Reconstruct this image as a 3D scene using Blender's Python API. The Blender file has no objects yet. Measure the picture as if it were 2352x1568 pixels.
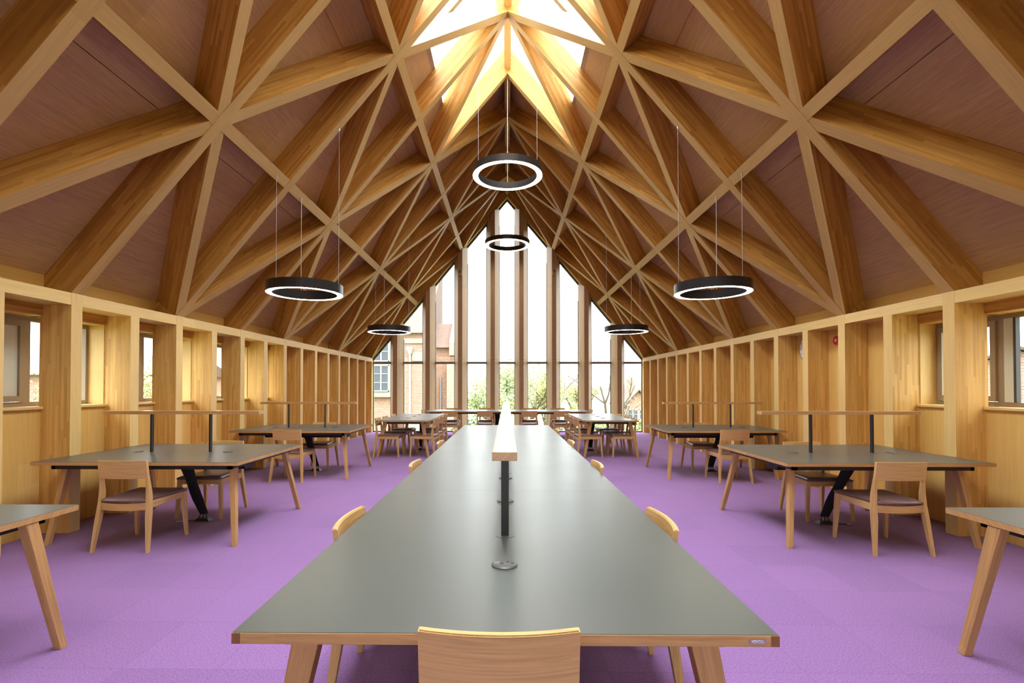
import bpy, bmesh, math, random
from mathutils import Vector, Matrix

random.seed(7)
S = bpy.context.scene
COL = S.collection
PI = math.pi

# ------------------------------------------------------------------ camera
cam_d = bpy.data.cameras.new('camera')
cam = bpy.data.objects.new('camera', cam_d)
COL.objects.link(cam)
S.camera = cam
cam_d.sensor_fit = 'HORIZONTAL'
cam_d.sensor_width = 36.0
cam_d.lens = 1116.87 / 2352 * 36.0
cam_d.shift_x = 24.74 / 2352
cam_d.shift_y = 88.85 / 2352
cam_d.clip_start = 0.05
cam_d.clip_end = 600
cam.location = (-0.016, 0.0, 1.4455)
cam.rotation_euler = (PI / 2 + 0.01473, 0.0, 0.01129)

# ------------------------------------------------------------------ view
S.view_settings.view_transform = 'Standard'
S.view_settings.look = 'None'
S.view_settings.gamma = 1.0
S.view_settings.use_curve_mapping = False
S.view_settings.exposure = 0.74
S.cycles.use_denoising = True
S.cycles.max_bounces = 9
S.cycles.diffuse_bounces = 5
S.cycles.glossy_bounces = 4
S.cycles.transparent_max_bounces = 12
S.cycles.sample_clamp_indirect = 6.0
S.cycles.caustics_reflective = False
S.cycles.caustics_refractive = False

# ------------------------------------------------------------------ sky (overcast: brighter overhead)
world = bpy.data.worlds.new('overcast_sky')
S.world = world
world.use_nodes = True
wn = world.node_tree
wn.nodes.clear()
w_out = wn.nodes.new('ShaderNodeOutputWorld')
w_bg = wn.nodes.new('ShaderNodeBackground')
w_tc = wn.nodes.new('ShaderNodeTexCoord')
w_sep = wn.nodes.new('ShaderNodeSeparateXYZ')
w_mr = wn.nodes.new('ShaderNodeMapRange')
w_mr.inputs['From Min'].default_value = 0.0
w_mr.inputs['From Max'].default_value = 1.0
w_mr.inputs['To Min'].default_value = 3.0
w_mr.inputs['To Max'].default_value = 22.0
w_bg.inputs['Color'].default_value = (0.95, 0.975, 1.0, 1)
wn.links.new(w_tc.outputs['Generated'], w_sep.inputs[0])
w_sq = wn.nodes.new('ShaderNodeMath'); w_sq.operation = 'POWER'; w_sq.use_clamp = True
wn.links.new(w_sep.outputs['Z'], w_sq.inputs[0]); w_sq.inputs[1].default_value = 3.0
wn.links.new(w_sq.outputs[0], w_mr.inputs['Value'])
wn.links.new(w_mr.outputs[0], w_bg.inputs['Strength'])
wn.links.new(w_bg.outputs[0], w_out.inputs['Surface'])
world.cycles.sampling_method = 'AUTOMATIC'

# ------------------------------------------------------------------ hall dimensions (metres)
W = 4.36            # half width at the pilaster faces
WB = 4.66           # half width at the recessed wall panels
ZE, ZR = 2.390, 7.5886   # soffit height at eave and at ridge
KS = (ZR - ZE) / W
Y0, BAY = 4.856, 0.77195
KMIN, KMAX = -12, 14
PB = 0.128          # width of the timbers
DEP = 0.33          # depth of the roof timbers
VD = DEP * math.sqrt(1 + KS * KS)
YB, YF = Y0 + BAY * KMIN, Y0 + BAY * KMAX
SKX = 1.19
SKY0, SKY1 = YB + 3.3, Y0 + BAY * 6 - PB / 2
def ky(k): return Y0 + BAY * k

def portal(name, loc, rot, sx, sy):
    ld = bpy.data.lights.new(name, 'AREA')
    ld.shape = 'RECTANGLE'; ld.size = sx; ld.size_y = sy
    ld.cycles.is_portal = True
    o = bpy.data.objects.new(name, ld)
    o.location = loc; o.rotation_euler = rot
    COL.objects.link(o)
# daylight sampling through the glazed gables and the rooflight
portal('gable_daylight', (0, 15.95, 3.8), (-PI / 2, 0, 0), 9.0, 7.7)
portal('rear_daylight', (0, YB - 0.36, 1.4), (PI / 2, 0, 0), 4.4, 2.7)
portal('rooflight_daylight', (0, (SKY0 + SKY1) / 2, 8.9), (0, 0, 0), 2.8, SKY1 - SKY0)
portal('side_daylight', (-4.97, 6.4, 1.7), (0, -PI / 2, 0), 0.95, 5.6)
portal('side_daylight', (4.97, 4.86, 1.7), (0, PI / 2, 0), 0.95, 1.5)

# ------------------------------------------------------------------ materials
MATS = {}
def lin(r, g, b):
    f = lambda c: (c / 255 / 12.92) if c / 255 <= 0.04045 else ((c / 255 + 0.055) / 1.055) ** 2.4
    return (f(r), f(g), f(b), 1)
def base_mat(name):
    m = bpy.data.materials.new(name); m.use_nodes = True
    nt = m.node_tree
    b = nt.nodes['Principled BSDF']
    MATS[name] = m
    return m, nt, b
def plain(name, col, rough=0.5, metal=0.0, spec=0.5, noise=0.0, nscale=40):
    m, nt, b = base_mat(name)
    b.inputs['Base Color'].default_value = (*col[:3], 1)
    b.inputs['Roughness'].default_value = rough
    b.inputs['Metallic'].default_value = metal
    b.inputs['Specular IOR Level'].default_value = spec
    if noise > 0:
        tc = nt.nodes.new('ShaderNodeTexCoord')
        n = nt.nodes.new('ShaderNodeTexNoise'); n.inputs['Scale'].default_value = nscale
        n.inputs['Detail'].default_value = 4
        mx = nt.nodes.new('ShaderNodeMix'); mx.data_type = 'RGBA'
        mx.inputs['A'].default_value = (*[c * (1 - noise) for c in col[:3]], 1)
        mx.inputs['B'].default_value = (*[min(1, c * (1 + noise)) for c in col[:3]], 1)
        nt.links.new(tc.outputs['Object'], n.inputs['Vector'])
        nt.links.new(n.outputs['Fac'], mx.inputs['Factor'])
        nt.links.new(mx.outputs['Result'], b.inputs['Base Color'])
    return m
def wood(name, ca, cb, sw, sl, grain=0.16, rough=0.45, gscale=1.0, figure=0.0, coat=0.0):
    """timber: u runs along the grain, v across; staves sl long and sw wide vary between ca and cb"""
    m, nt, b = base_mat(name)
    N = nt.nodes; L = nt.links
    uv = N.new('ShaderNodeUVMap')
    br = N.new('ShaderNodeTexBrick')
    br.offset = 0.0; br.squash = 1.0
    br.inputs['Color1'].default_value = (0, 0, 0, 1)
    br.inputs['Color2'].default_value = (1, 1, 1, 1)
    br.inputs['Mortar'].default_value = (0.5, 0.5, 0.5, 1)
    br.inputs['Scale'].default_value = 1.0
    br.inputs['Mortar Size'].default_value = 0.0
    br.inputs['Brick Width'].default_value = sl
    br.inputs['Row Height'].default_value = sw
    # every row of staves starts at its own random place
    sx = N.new('ShaderNodeSeparateXYZ'); L.new(uv.outputs[0], sx.inputs[0])
    dv = N.new('ShaderNodeMath'); dv.operation = 'DIVIDE'; L.new(sx.outputs['Y'], dv.inputs[0]); dv.inputs[1].default_value = sw
    fl = N.new('ShaderNodeMath'); fl.operation = 'FLOOR'; L.new(dv.outputs[0], fl.inputs[0])
    wnz = N.new('ShaderNodeTexWhiteNoise'); wnz.noise_dimensions = '1D'; L.new(fl.outputs[0], wnz.inputs['W'])
    ma = N.new('ShaderNodeMath'); ma.operation = 'MULTIPLY_ADD'; L.new(wnz.outputs['Value'], ma.inputs[0]); ma.inputs[1].default_value = sl; L.new(sx.outputs['X'], ma.inputs[2])
    cb_ = N.new('ShaderNodeCombineXYZ'); L.new(ma.outputs[0], cb_.inputs['X']); L.new(sx.outputs['Y'], cb_.inputs['Y'])
    L.new(cb_.outputs[0], br.inputs['Vector'])
    mp = N.new('ShaderNodeMapping')
    mp.inputs['Scale'].default_value = (2.2 * gscale, 55 * gscale, 1)
    L.new(uv.outputs[0], mp.inputs['Vector'])
    n = N.new('ShaderNodeTexNoise'); n.inputs['Scale'].default_value = 1.0
    n.inputs['Detail'].default_value = 5; n.inputs['Roughness'].default_value = 0.6
    n.inputs['Distortion'].default_value = 0.4 + figure
    L.new(mp.outputs[0], n.inputs['Vector'])
    mp2 = N.new('ShaderNodeMapping'); mp2.inputs['Scale'].default_value = (0.5, 2.5, 1)
    L.new(uv.outputs[0], mp2.inputs['Vector'])
    n2 = N.new('ShaderNodeTexNoise'); n2.inputs['Scale'].default_value = 1.0; n2.inputs['Detail'].default_value = 2
    L.new(mp2.outputs[0], n2.inputs['Vector'])
    sepc = N.new('ShaderNodeSeparateColor')
    L.new(br.outputs['Color'], sepc.inputs[0])
    a1 = N.new('ShaderNodeMath'); a1.operation = 'MULTIPLY_ADD'
    L.new(sepc.outputs[0], a1.inputs[0]); a1.inputs[1].default_value = 0.7
    mr2 = N.new('ShaderNodeMapRange'); mr2.inputs['To Min'].default_value = -0.15; mr2.inputs['To Max'].default_value = 0.45
    L.new(n2.outputs['Fac'], mr2.inputs['Value'])
    L.new(mr2.outputs[0], a1.inputs[2]); a1.use_clamp = True
    mx = N.new('ShaderNodeMix'); mx.data_type = 'RGBA'
    mx.inputs['A'].default_value = (*ca[:3], 1); mx.inputs['B'].default_value = (*cb[:3], 1)
    L.new(a1.outputs[0], mx.inputs['Factor'])
    gr = N.new('ShaderNodeMapRange')
    gr.inputs['From Min'].default_value = 0.3; gr.inputs['From Max'].default_value = 0.7
    gr.inputs['To Min'].default_value = 1 - grain; gr.inputs['To Max'].default_value = 1 + grain * 0.6
    L.new(n.outputs['Fac'], gr.inputs['Value'])
    mu = N.new('ShaderNodeVectorMath'); mu.operation = 'SCALE'
    L.new(mx.outputs['Result'], mu.inputs[0]); L.new(gr.outputs[0], mu.inputs['Scale'])
    L.new(mu.outputs[0], b.inputs['Base Color'])
    b.inputs['Roughness'].default_value = rough
    b.inputs['Specular IOR Level'].default_value = 0.4
    if coat: 
        b.inputs['Coat Weight'].default_value = coat; b.inputs['Coat Roughness'].default_value = 0.22
    return m
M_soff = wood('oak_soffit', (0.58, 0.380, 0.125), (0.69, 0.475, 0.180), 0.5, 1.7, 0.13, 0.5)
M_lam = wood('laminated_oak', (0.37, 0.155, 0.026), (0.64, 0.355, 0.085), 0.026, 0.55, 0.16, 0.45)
M_lamp = wood('laminated_pilaster_oak', (0.56, 0.315, 0.075), (0.80, 0.52, 0.175), 0.028, 0.7, 0.16, 0.5)
M_deck = wood('roof_board', (0.53, 0.345, 0.165), (0.62, 0.42, 0.205), 0.9, 6.0, 0.22, 0.6, figure=1.2)
M_panel = wood('oak_panel', (0.68, 0.43, 0.120), (0.76, 0.51, 0.170), 0.14, 4.0, 0.10, 0.5)
M_pale = wood('pale_oak', (0.70, 0.48, 0.180), (0.78, 0.56, 0.235), 0.3, 3.0, 0.10, 0.5)
M_post = wood('gable_oak', (0.40, 0.255, 0.125), (0.47, 0.31, 0.16), 0.07, 3.5, 0.10, 0.5)
M_chair = wood('chair_oak', (0.56, 0.345, 0.130), (0.65, 0.42, 0.175), 0.4, 1.0, 0.24, 0.4, figure=1.6)
M_edge = wood('table_edge_oak', (0.46, 0.260, 0.100), (0.56, 0.335, 0.135), 0.2, 0.9, 0.28, 0.4, figure=1.0)
M_end = wood('end_grain_oak', (0.20, 0.080, 0.030), (0.25, 0.105, 0.040), 0.2, 0.9, 0.25, 0.5)
M_bar = wood('lamp_bar_oak', (0.47, 0.26, 0.11), (0.56, 0.33, 0.15), 0.2, 0.9, 0.25, 0.30, figure=1.0, coat=0.6)
M_black = plain('black_steel', (0.012, 0.012, 0.014), 0.45)
M_fabric = plain('black_fabric', (0.010, 0.010, 0.012), 0.9, noise=0.3, nscale=300)
M_seat = plain('brown_leather', (0.165, 0.095, 0.095), 0.36, noise=0.12, nscale=60)
M_plast = plain('grey_plastic', (0.10, 0.105, 0.105), 0.35)
M_plastl = plain('light_grey_plastic', (0.20, 0.21, 0.21), 0.4)
M_dark = plain('dark_slot', (0.01, 0.01, 0.01), 0.6)
M_chrome = plain('brushed_metal', (0.55, 0.52, 0.52), 0.3, metal=1.0)
M_frame = plain('bronze_window_frame', (0.30, 0.235, 0.155), 0.45)
M_gframe = plain('dark_glazing_frame', (0.045, 0.045, 0.05), 0.4)
M_trans = plain('grey_transom', (0.22, 0.21, 0.18), 0.45)
M_white = plain('white_paint', (0.82, 0.82, 0.80), 0.6)
M_frost = plain('pale_green_panel', (0.60, 0.63, 0.55), 0.5)
M_red = plain('red_plastic', (0.55, 0.010, 0.02), 0.35)
M_ringm = plain('black_lamp_housing', (0.020, 0.020, 0.022), 0.32)
M_wire = plain('suspension_wire', (0.60, 0.58, 0.54), 0.4)

def linoleum():
    m, nt, b = base_mat('grey_green_linoleum')
    N = nt.nodes; L = nt.links
    tc = N.new('ShaderNodeTexCoord'); n = N.new('ShaderNodeTexNoise')
    n.inputs['Scale'].default_value = 2.5; n.inputs['Detail'].default_value = 4
    mx = N.new('ShaderNodeMix'); mx.data_type = 'RGBA'
    mx.inputs['A'].default_value = (0.074, 0.087, 0.082, 1); mx.inputs['B'].default_value = (0.083, 0.097, 0.091, 1)
    L.new(tc.outputs['Object'], n.inputs['Vector']); L.new(n.outputs['Fac'], mx.inputs['Factor'])
    L.new(mx.outputs['Result'], b.inputs['Base Color'])
    mr = N.new('ShaderNodeMapRange'); mr.inputs['To Min'].default_value = 0.31; mr.inputs['To Max'].default_value = 0.37
    L.new(n.outputs['Fac'], mr.inputs['Value']); L.new(mr.outputs[0], b.inputs['Roughness'])
    b.inputs['Specular IOR Level'].default_value = 1.0
    return m
M_lino = linoleum()

def carpet():
    m, nt, b = base_mat('purple_carpet_tile')
    N = nt.nodes; L = nt.links
    tc = N.new('ShaderNodeTexCoord')
    br = N.new('ShaderNodeTexBrick'); br.offset = 0.0
    br.inputs['Scale'].default_value = 1.0; br.inputs['Brick Width'].default_value = 0.5
    br.inputs['Row Height'].default_value = 0.5; br.inputs['Mortar Size'].default_value = 0.0015
    br.inputs['Color1'].default_value = (0.222, 0.116, 0.308, 1)
    br.inputs['Color2'].default_value = (0.252, 0.132, 0.346, 1)
    br.inputs['Mortar'].default_value = (0.19, 0.09, 0.27, 1)
    L.new(tc.outputs['Object'], br.inputs['Vector'])
    n = N.new('ShaderNodeTexNoise'); n.inputs['Scale'].default_value = 420; n.inputs['Detail'].default_value = 2
    L.new(tc.outputs['Object'], n.inputs['Vector'])
    n3 = N.new('ShaderNodeTexNoise'); n3.inputs['Scale'].default_value = 120; n3.inputs['Detail'].default_value = 2
    L.new(tc.outputs['Object'], n3.inputs['Vector'])
    ad = N.new('ShaderNodeMath'); ad.operation = 'ADD'
    L.new(n.outputs['Fac'], ad.inputs[0]); L.new(n3.outputs['Fac'], ad.inputs[1])
    mr = N.new('ShaderNodeMapRange')
    mr.inputs['From Min'].default_value = 0.7; mr.inputs['From Max'].default_value = 1.3
    mr.inputs['To Min'].default_value = 0.62; mr.inputs['To Max'].default_value = 1.38
    L.new(ad.outputs[0], mr.inputs['Value'])
    sc = N.new('ShaderNodeVectorMath'); sc.operation = 'SCALE'
    L.new(br.outputs['Color'], sc.inputs[0]); L.new(mr.outputs[0], sc.inputs['Scale'])
    L.new(sc.outputs[0], b.inputs['Base Color'])
    b.inputs['Roughness'].default_value = 0.95
    b.inputs['Specular IOR Level'].default_value = 0.15
    b.inputs['Sheen Weight'].default_value = 0.15
    bp = N.new('ShaderNodeBump'); bp.inputs['Strength'].default_value = 0.35; bp.inputs['Distance'].default_value = 0.004
    L.new(n.outputs['Fac'], bp.inputs['Height']); L.new(bp.outputs[0], b.inputs['Normal'])
    return m
M_carpet = carpet()

def glass():
    m = bpy.data.materials.new('window_glass'); m.use_nodes = True
    nt = m.node_tree; nt.nodes.clear()
    o = nt.nodes.new('ShaderNodeOutputMaterial'); t = nt.nodes.new('ShaderNodeBsdfTransparent')
    t.inputs['Color'].default_value = (0.97, 0.985, 0.98, 1)
    g = nt.nodes.new('ShaderNodeBsdfGlossy'); g.inputs['Roughness'].default_value = 0.02
    ge = nt.nodes.new('ShaderNodeNewGeometry')
    dt = nt.nodes.new('ShaderNodeVectorMath'); dt.operation = 'DOT_PRODUCT'
    nt.links.new(ge.outputs['Incoming'], dt.inputs[0]); nt.links.new(ge.outputs['Normal'], dt.inputs[1])
    ab = nt.nodes.new('ShaderNodeMath'); ab.operation = 'ABSOLUTE'; nt.links.new(dt.outputs['Value'], ab.inputs[0])
    iv = nt.nodes.new('ShaderNodeMath'); iv.operation = 'SUBTRACT'; iv.inputs[0].default_value = 1.0; nt.links.new(ab.outputs[0], iv.inputs[1])
    pw = nt.nodes.new('ShaderNodeMath'); pw.operation = 'POWER'; nt.links.new(iv.outputs[0], pw.inputs[0]); pw.inputs[1].default_value = 5.0
    f = nt.nodes.new('ShaderNodeMath'); f.operation = 'MULTIPLY_ADD'; nt.links.new(pw.outputs[0], f.inputs[0]); f.inputs[1].default_value = 0.9; f.inputs[2].default_value = 0.03
    mx = nt.nodes.new('ShaderNodeMixShader')
    nt.links.new(f.outputs[0], mx.inputs[0]); nt.links.new(t.outputs[0], mx.inputs[1])
    nt.links.new(g.outputs[0], mx.inputs[2]); nt.links.new(mx.outputs[0], o.inputs['Surface'])
    return m
M_glass = glass()
def emit(name, col, strength):
    m = bpy.data.materials.new(name); m.use_nodes = True
    nt = m.node_tree; b = nt.nodes['Principled BSDF']
    b.inputs['Base Color'].default_value = (0.8, 0.8, 0.8, 1)
    b.inputs['Emission Color'].default_value = (*col, 1)
    b.inputs['Emission Strength'].default_value = strength
    return m
M_led = emit('lit_lamp_diffuser', (1.0, 0.88, 0.72), 17.0)

# ------------------------------------------------------------------ mesh helpers
def orient_uv(bm, axis, off=None, faces=None):
    uvl = bm.loops.layers.uv.verify()
    ax = Vector(axis).normalized()
    if off is None: off = (random.uniform(0, 40), random.uniform(0, 40))
    for f in (faces or bm.faces):
        n = f.normal
        a = ax - n * ax.dot(n)
        if a.length < 0.3:
            a = n.orthogonal()
        a.normalize()
        c = n.cross(a)
        for l in f.loops:
            p = l.vert.co
            l[uvl].uv = (p.dot(a) + off[0], p.dot(c) + off[1])
def hexa(bm, lo, hi, axis=None, bev=0.0):
    """lo, hi: four corners each (same winding)"""
    vs = [bm.verts.new(p) for p in lo] + [bm.verts.new(p) for p in hi]
    fs = [bm.faces.new([vs[3], vs[2], vs[1], vs[0]]), bm.faces.new(vs[4:8])]
    for i in range(4):
        j = (i + 1) % 4
        fs.append(bm.faces.new([vs[i], vs[j], vs[4 + j], vs[4 + i]]))
    bmesh.ops.recalc_face_normals(bm, faces=fs)
    if axis is None:
        d = (Vector(hi[0]) - Vector(lo[0])); axis = d
    if bev > 0:
        es = list({e for f in fs for e in f.edges})
        r = bmesh.ops.bevel(bm, geom=es, offset=bev, segments=2, affect='EDGES', profile=0.5)
        vset = set(vs) | {v for f in r['faces'] for v in f.verts}
        fs = [f for f in bm.faces if all(v in vset for v in f.verts)]
    bm.normal_update()
    orient_uv(bm, axis, faces=fs)
    return fs
def box(bm, x0, x1, y0, y1, z0, z1, axis=None, bev=0.0):
    if axis is None:
        d = (abs(x1 - x0), abs(y1 - y0), abs(z1 - z0)); i = d.index(max(d))
        axis = [(1, 0, 0), (0, 1, 0), (0, 0, 1)][i]
    return hexa(bm, [(x0, y0, z0), (x1, y0, z0), (x1, y1, z0), (x0, y1, z0)],
                [(x0, y0, z1), (x1, y0, z1), (x1, y1, z1), (x0, y1, z1)], axis, bev)
def extrude_poly(bm, pts, vec, axis):
    """closed planar polygon pts extruded by vec"""
    a = [bm.verts.new(p) for p in pts]; b = [bm.verts.new(Vector(p) + Vector(vec)) for p in pts]
    n = len(pts)
    fs = [bm.faces.new(a), bm.faces.new(list(reversed(b)))]
    for i in range(n):
        j = (i + 1) % n
        fs.append(bm.faces.new([a[j], a[i], b[i], b[j]]))
    bmesh.ops.recalc_face_normals(bm, faces=fs)
    bm.normal_update()
    orient_uv(bm, axis, faces=fs)
    return fs
def tube(bm, pts, r, seg=8, r2=None):
    pts = [Vector(p) for p in pts]
    rings = []
    for i, p in enumerate(pts):
        d = (pts[min(i + 1, len(pts) - 1)] - pts[max(i - 1, 0)])
        if d.length < 1e-9: d = Vector((0, 0, 1))
        d.normalize()
        u = d.orthogonal().normalized() if i == 0 else (rings_u - d * rings_u.dot(d)).normalized()
        rings_u = u
        v = d.cross(u)
        rr = r if r2 is None else r + (r2 - r) * i / max(1, len(pts) - 1)
        rings.append([bm.verts.new(p + u * rr * math.cos(2 * PI * k / seg) + v * rr * math.sin(2 * PI * k / seg)) for k in range(seg)])
    for a, b in zip(rings[:-1], rings[1:]):
        for k in range(seg):
            bm.faces.new([a[k], a[(k + 1) % seg], b[(k + 1) % seg], b[k]])
    bm.faces.new(list(reversed(rings[0]))); bm.faces.new(rings[-1])
def disc(bm, c, r, h, seg=32, bev=0.0):
    prof = [(r, 0), (r, h - bev), (r - bev * 1.5, h)] if bev else [(r, 0), (r, h)]
    rings = [[bm.verts.new((c[0] + q * math.cos(2 * PI * k / seg), c[1] + q * math.sin(2 * PI * k / seg), c[2] + z)) for k in range(seg)] for q, z in prof]
    for a, b in zip(rings[:-1], rings[1:]):
        for k in range(seg):
            bm.faces.new([a[k], a[(k + 1) % seg], b[(k + 1) % seg], b[k]])
    bm.faces.new(list(reversed(rings[0]))); bm.faces.new(rings[-1])
def obj(name, bm, mats, parent=None, smooth=False, side=None):
    me = bpy.data.meshes.new(name)
    bm.normal_update()
    if smooth:
        for f in bm.faces: f.smooth = True
    bm.to_mesh(me); bm.free()
    for m in (mats if isinstance(mats, (list, tuple)) else [mats]): me.materials.append(m)
    o = bpy.data.objects.new(name, me); COL.objects.link(o)
    if parent is not None: o.parent = parent
    return o
def NB(): return bmesh.new()
def empty(name, loc=(0, 0, 0), rz=0.0):
    o = bpy.data.objects.new(name, None); COL.objects.link(o)
    o.location = loc; o.rotation_euler = (0, 0, rz); o.empty_display_size = 0.2
    return o
def tag(o, label, cat, group=None):
    o['label'] = label; o['category'] = cat
    if group: o['group'] = group
    return o
def structure(o, label=None):
    o['kind'] = 'structure'
    if label: o['label'] = label
    return o
def dup(root, loc, rz, label, group):
    def cp(o, par):
        c = o.copy(); COL.objects.link(c)
        if par is not None:
            c.parent = par; c.matrix_parent_inverse = o.matrix_parent_inverse.copy()
        for ch in o.children: cp(ch, c)
        return c
    r = cp(root, None)
    r.location = loc; r.rotation_euler = (0, 0, rz)
    r['label'] = label; r['group'] = group
    return r

# ------------------------------------------------------------------ floor
b = NB(); box(b, -5.0, 5.0, YB - 0.35, 15.9, -0.25, 0.0)
structure(obj('floor', b, M_carpet), 'purple carpet tile floor')

# ------------------------------------------------------------------ roof
ceiling = structure(empty('ceiling'), 'steep timber roof of crossing oak beams under boarding')
def soff(s, a, Y, rec=0.0):
    """point on the soffit plane of slope s at distance a from the centre line"""
    n = Vector((s * KS, 0, 1)).normalized()
    return Vector((s * a, Y, ZR - KS * a)) + n * rec
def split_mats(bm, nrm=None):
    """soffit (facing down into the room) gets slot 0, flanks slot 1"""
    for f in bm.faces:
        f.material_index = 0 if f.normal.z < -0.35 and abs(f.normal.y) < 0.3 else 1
def deckp(s, a, Y, off=0.0):
    n = Vector((s * KS, 0, 1)).normalized()
    return Vector((s * a, Y, ZR + VD - KS * a)) + n * off
# transverse rafters
for k in range(KMIN, KMAX + 1, 2):
    Yc = ky(k)
    for s in (-1, 1):
        b = NB()
        pts = [(0, Yc - PB / 2, ZR), (s * W, Yc - PB / 2, ZE), (s * WB, Yc - PB / 2, ZE),
               (s * WB, Yc - PB / 2, ZR + VD - KS * WB), (0, Yc - PB / 2, ZR + VD)]
        extrude_poly(b, pts, (0, PB, 0), (s, 0, -KS))
        split_mats(b)
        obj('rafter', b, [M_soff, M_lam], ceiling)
def clip(bm, co, no):
    geom = bm.verts[:] + bm.edges[:] + bm.faces[:]
    r = bmesh.ops.bisect_plane(bm, geom=geom, plane_co=co, plane_no=no, clear_outer=True)
    es = [e for e in r['geom_cut'] if isinstance(e, bmesh.types.BMEdge)]
    if es: bmesh.ops.holes_fill(bm, edges=es, sides=0)
def member(name, s, a1, Y1, a2, Y2, rec, ext=0.0):
    # ext lengthens only the far end, which is then trimmed at the eave
    n = Vector((s * KS, 0, 1)).normalized()
    P1, P2 = soff(s, a1, Y1), soff(s, a2, Y2)
    d = (P2 - P1).normalized()
    w = n.cross(d).normalized() * PB / 2
    P2 = P2 + d * ext
    b = NB()
    lo = [P1 - w + n * rec, P1 + w + n * rec, P1 + w + n * DEP, P1 - w + n * DEP]
    hi = [P2 - w + n * rec, P2 + w + n * rec, P2 + w + n * DEP, P2 - w + n * DEP]
    hexa(b, lo, hi, d)
    if a2 > 4.3:
        clip(b, (0, Y2, 0), (0, 1 if Y2 > Y1 else -1, 0))
        clip(b, (0, 0, ZE + 0.001), (0, 0, -1)); clip(b, (s * WB, 0, 0), (s, 0, 0))
    if a1 < 0.1 or a2 < 0.1:
        clip(b, (0, 0, 0), (-s, 0, 0))
    b.normal_update()
    nd = -n
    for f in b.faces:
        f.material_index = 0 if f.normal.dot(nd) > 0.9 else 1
    orient_uv(b, d)
    return obj(name, b, [M_soff, M_lam], ceiling)
H1, H2 = W / 3, 2 * W / 3
for s in (-1, 1):
    for a in (H1, H2):
        member('purlin', s, a, YB - 0.06, a, YF + 0.06, 0.003)
    for k in range(KMIN, KMAX + 1):
        if k % 4 == 0:      # nodes on the lower purlin and on the ridge
            for dk in (-2, 2):
                if KMIN <= k + dk <= KMAX:
                    member('brace', s, H2, ky(k), W, ky(k + dk), 0.006, 0.25 if True else 0)
                    member('brace', s, H2, ky(k), H1, ky(k + dk), 0.006)
                    member('brace', s, 0.0, ky(k), H1, ky(k + dk), 0.006, 0.0)
# ridge beam with a pointed underside
b = NB()
zb = ZR + 0.09
extrude_poly(b, [(-.06, YB, zb + .02), (0, YB, zb - .02), (.06, YB, zb + .02), (.06, YB, ZR + VD), (-.06, YB, ZR + VD)], (0, YF - YB, 0), (0, 1, 0))
split_mats(b); obj('ridge_beam', b, [M_soff, M_lam], ceiling)
# roof boarding with the rooflight opening left out
def deck_piece(s, a0, a1, y0, y1, mat, t=0.06):
    b = NB()
    n = Vector((s * KS, 0, 1)).normalized()
    P = [deckp(s, a0, y0), deckp(s, a1, y0), deckp(s, a1, y1), deckp(s, a0, y1)]
    hexa(b, [p for p in P], [p + n * t for p in P], (s, 0, -KS) if False else (0, 1, 0))
    return obj('roof_board', b, mat, ceiling)
for s in (-1, 1):
    edges_a = [WB + 0.05, 3.35, 2.05, SKX]
    for i in range(3):
        a1, a0 = edges_a[i], edges_a[i + 1]
        yy = [YB - 0.1, ky(-8), ky(-4), ky(0), ky(4), ky(8), ky(12), YF + 0.2]
        for y0, y1 in zip(yy[:-1], yy[1:]):
            deck_piece(s, a0 + 0.002, a1 - 0.002, y0 + 0.002, y1 - 0.002, M_deck)
    for y0, y1 in ((YB - 0.1, SKY0), (SKY1, ky(9)), (ky(9) + .004, ky(12)), (ky(12) + .004, YF + 0.2)):
        deck_piece(s, -0.03, SKX - 0.002, y0, y1, M_deck)
# backing above the boarding so no light leaks through the joints
b = NB()
for s in (-1, 1):
    n = Vector((s * KS, 0, 1)).normalized()
    for a0, a1, y0, y1 in ((SKX, WB + .35, YB - .3, YF + .25), (-.1, SKX, YB - .3, SKY0), (-.1, SKX, SKY1, YF + .25)):
        P = [deckp(s, a0, y0, .062), deckp(s, a1, y0, .062), deckp(s, a1, y1, .062), deckp(s, a0, y1, .062)]
        hexa(b, P, [p + n * .15 for p in P], (0, 1, 0))
obj('roof_covering', b, M_trans, ceiling)

# rooflight
sky_w = structure(empty('window_1'), 'long glazed rooflight along the ridge')
UP = 0.40
b = NB()
for s in (-1, 1):
    n = Vector((s * KS, 0, 1)).normalized()
    P = [deckp(s, SKX, SKY0), deckp(s, SKX + .06, SKY0), deckp(s, SKX + .06, SKY1), deckp(s, SKX, SKY1)]
    hexa(b, P, [p + n * UP for p in P], (0, 1, 0))
# end walls of the rooflight well
top = UP / n.z
for y0, y1 in ((SKY0 - 0.05, SKY0), (SKY1 + .002, SKY1 + 0.05)):
    za = ZR + VD - KS * SKX
    for s in (-1, 1):
        pts = [(0, y0, ZR + VD - .01), (s * SKX, y0, za - .01), (s * (SKX + UP * n.z * KS), y0, za + UP * n.z), (0, y0, ZR + VD + top)]
        extrude_poly(b, pts, (0, y1 - y0, 0), (s, 0, 0))
obj('upstand', b, M_white, sky_w)
yb = SKY0
bars = []
y = SKY1 - 0.02
while y > SKY0:
    bars.append(y); y -= 2 * BAY
for y in bars:
    for s in (-1, 1):
        b = NB(); n = Vector((s * KS, 0, 1)).normalized()
        P = [deckp(s, -.3, y - .045, UP - .02), deckp(s, SKX + .04, y - .045, UP - .02), deckp(s, SKX + .04, y + .045, UP - .02), deckp(s, -.3, y + .045, UP - .02)]
        hexa(b, P, [p + n * .09 for p in P], (s, 0, -KS))
        clip(b, (0, 0, 0), (-s, 0, 0)); orient_uv(b, (s, 0, -KS))
        obj('glazing_bar', b, M_trans, sky_w)
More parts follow.
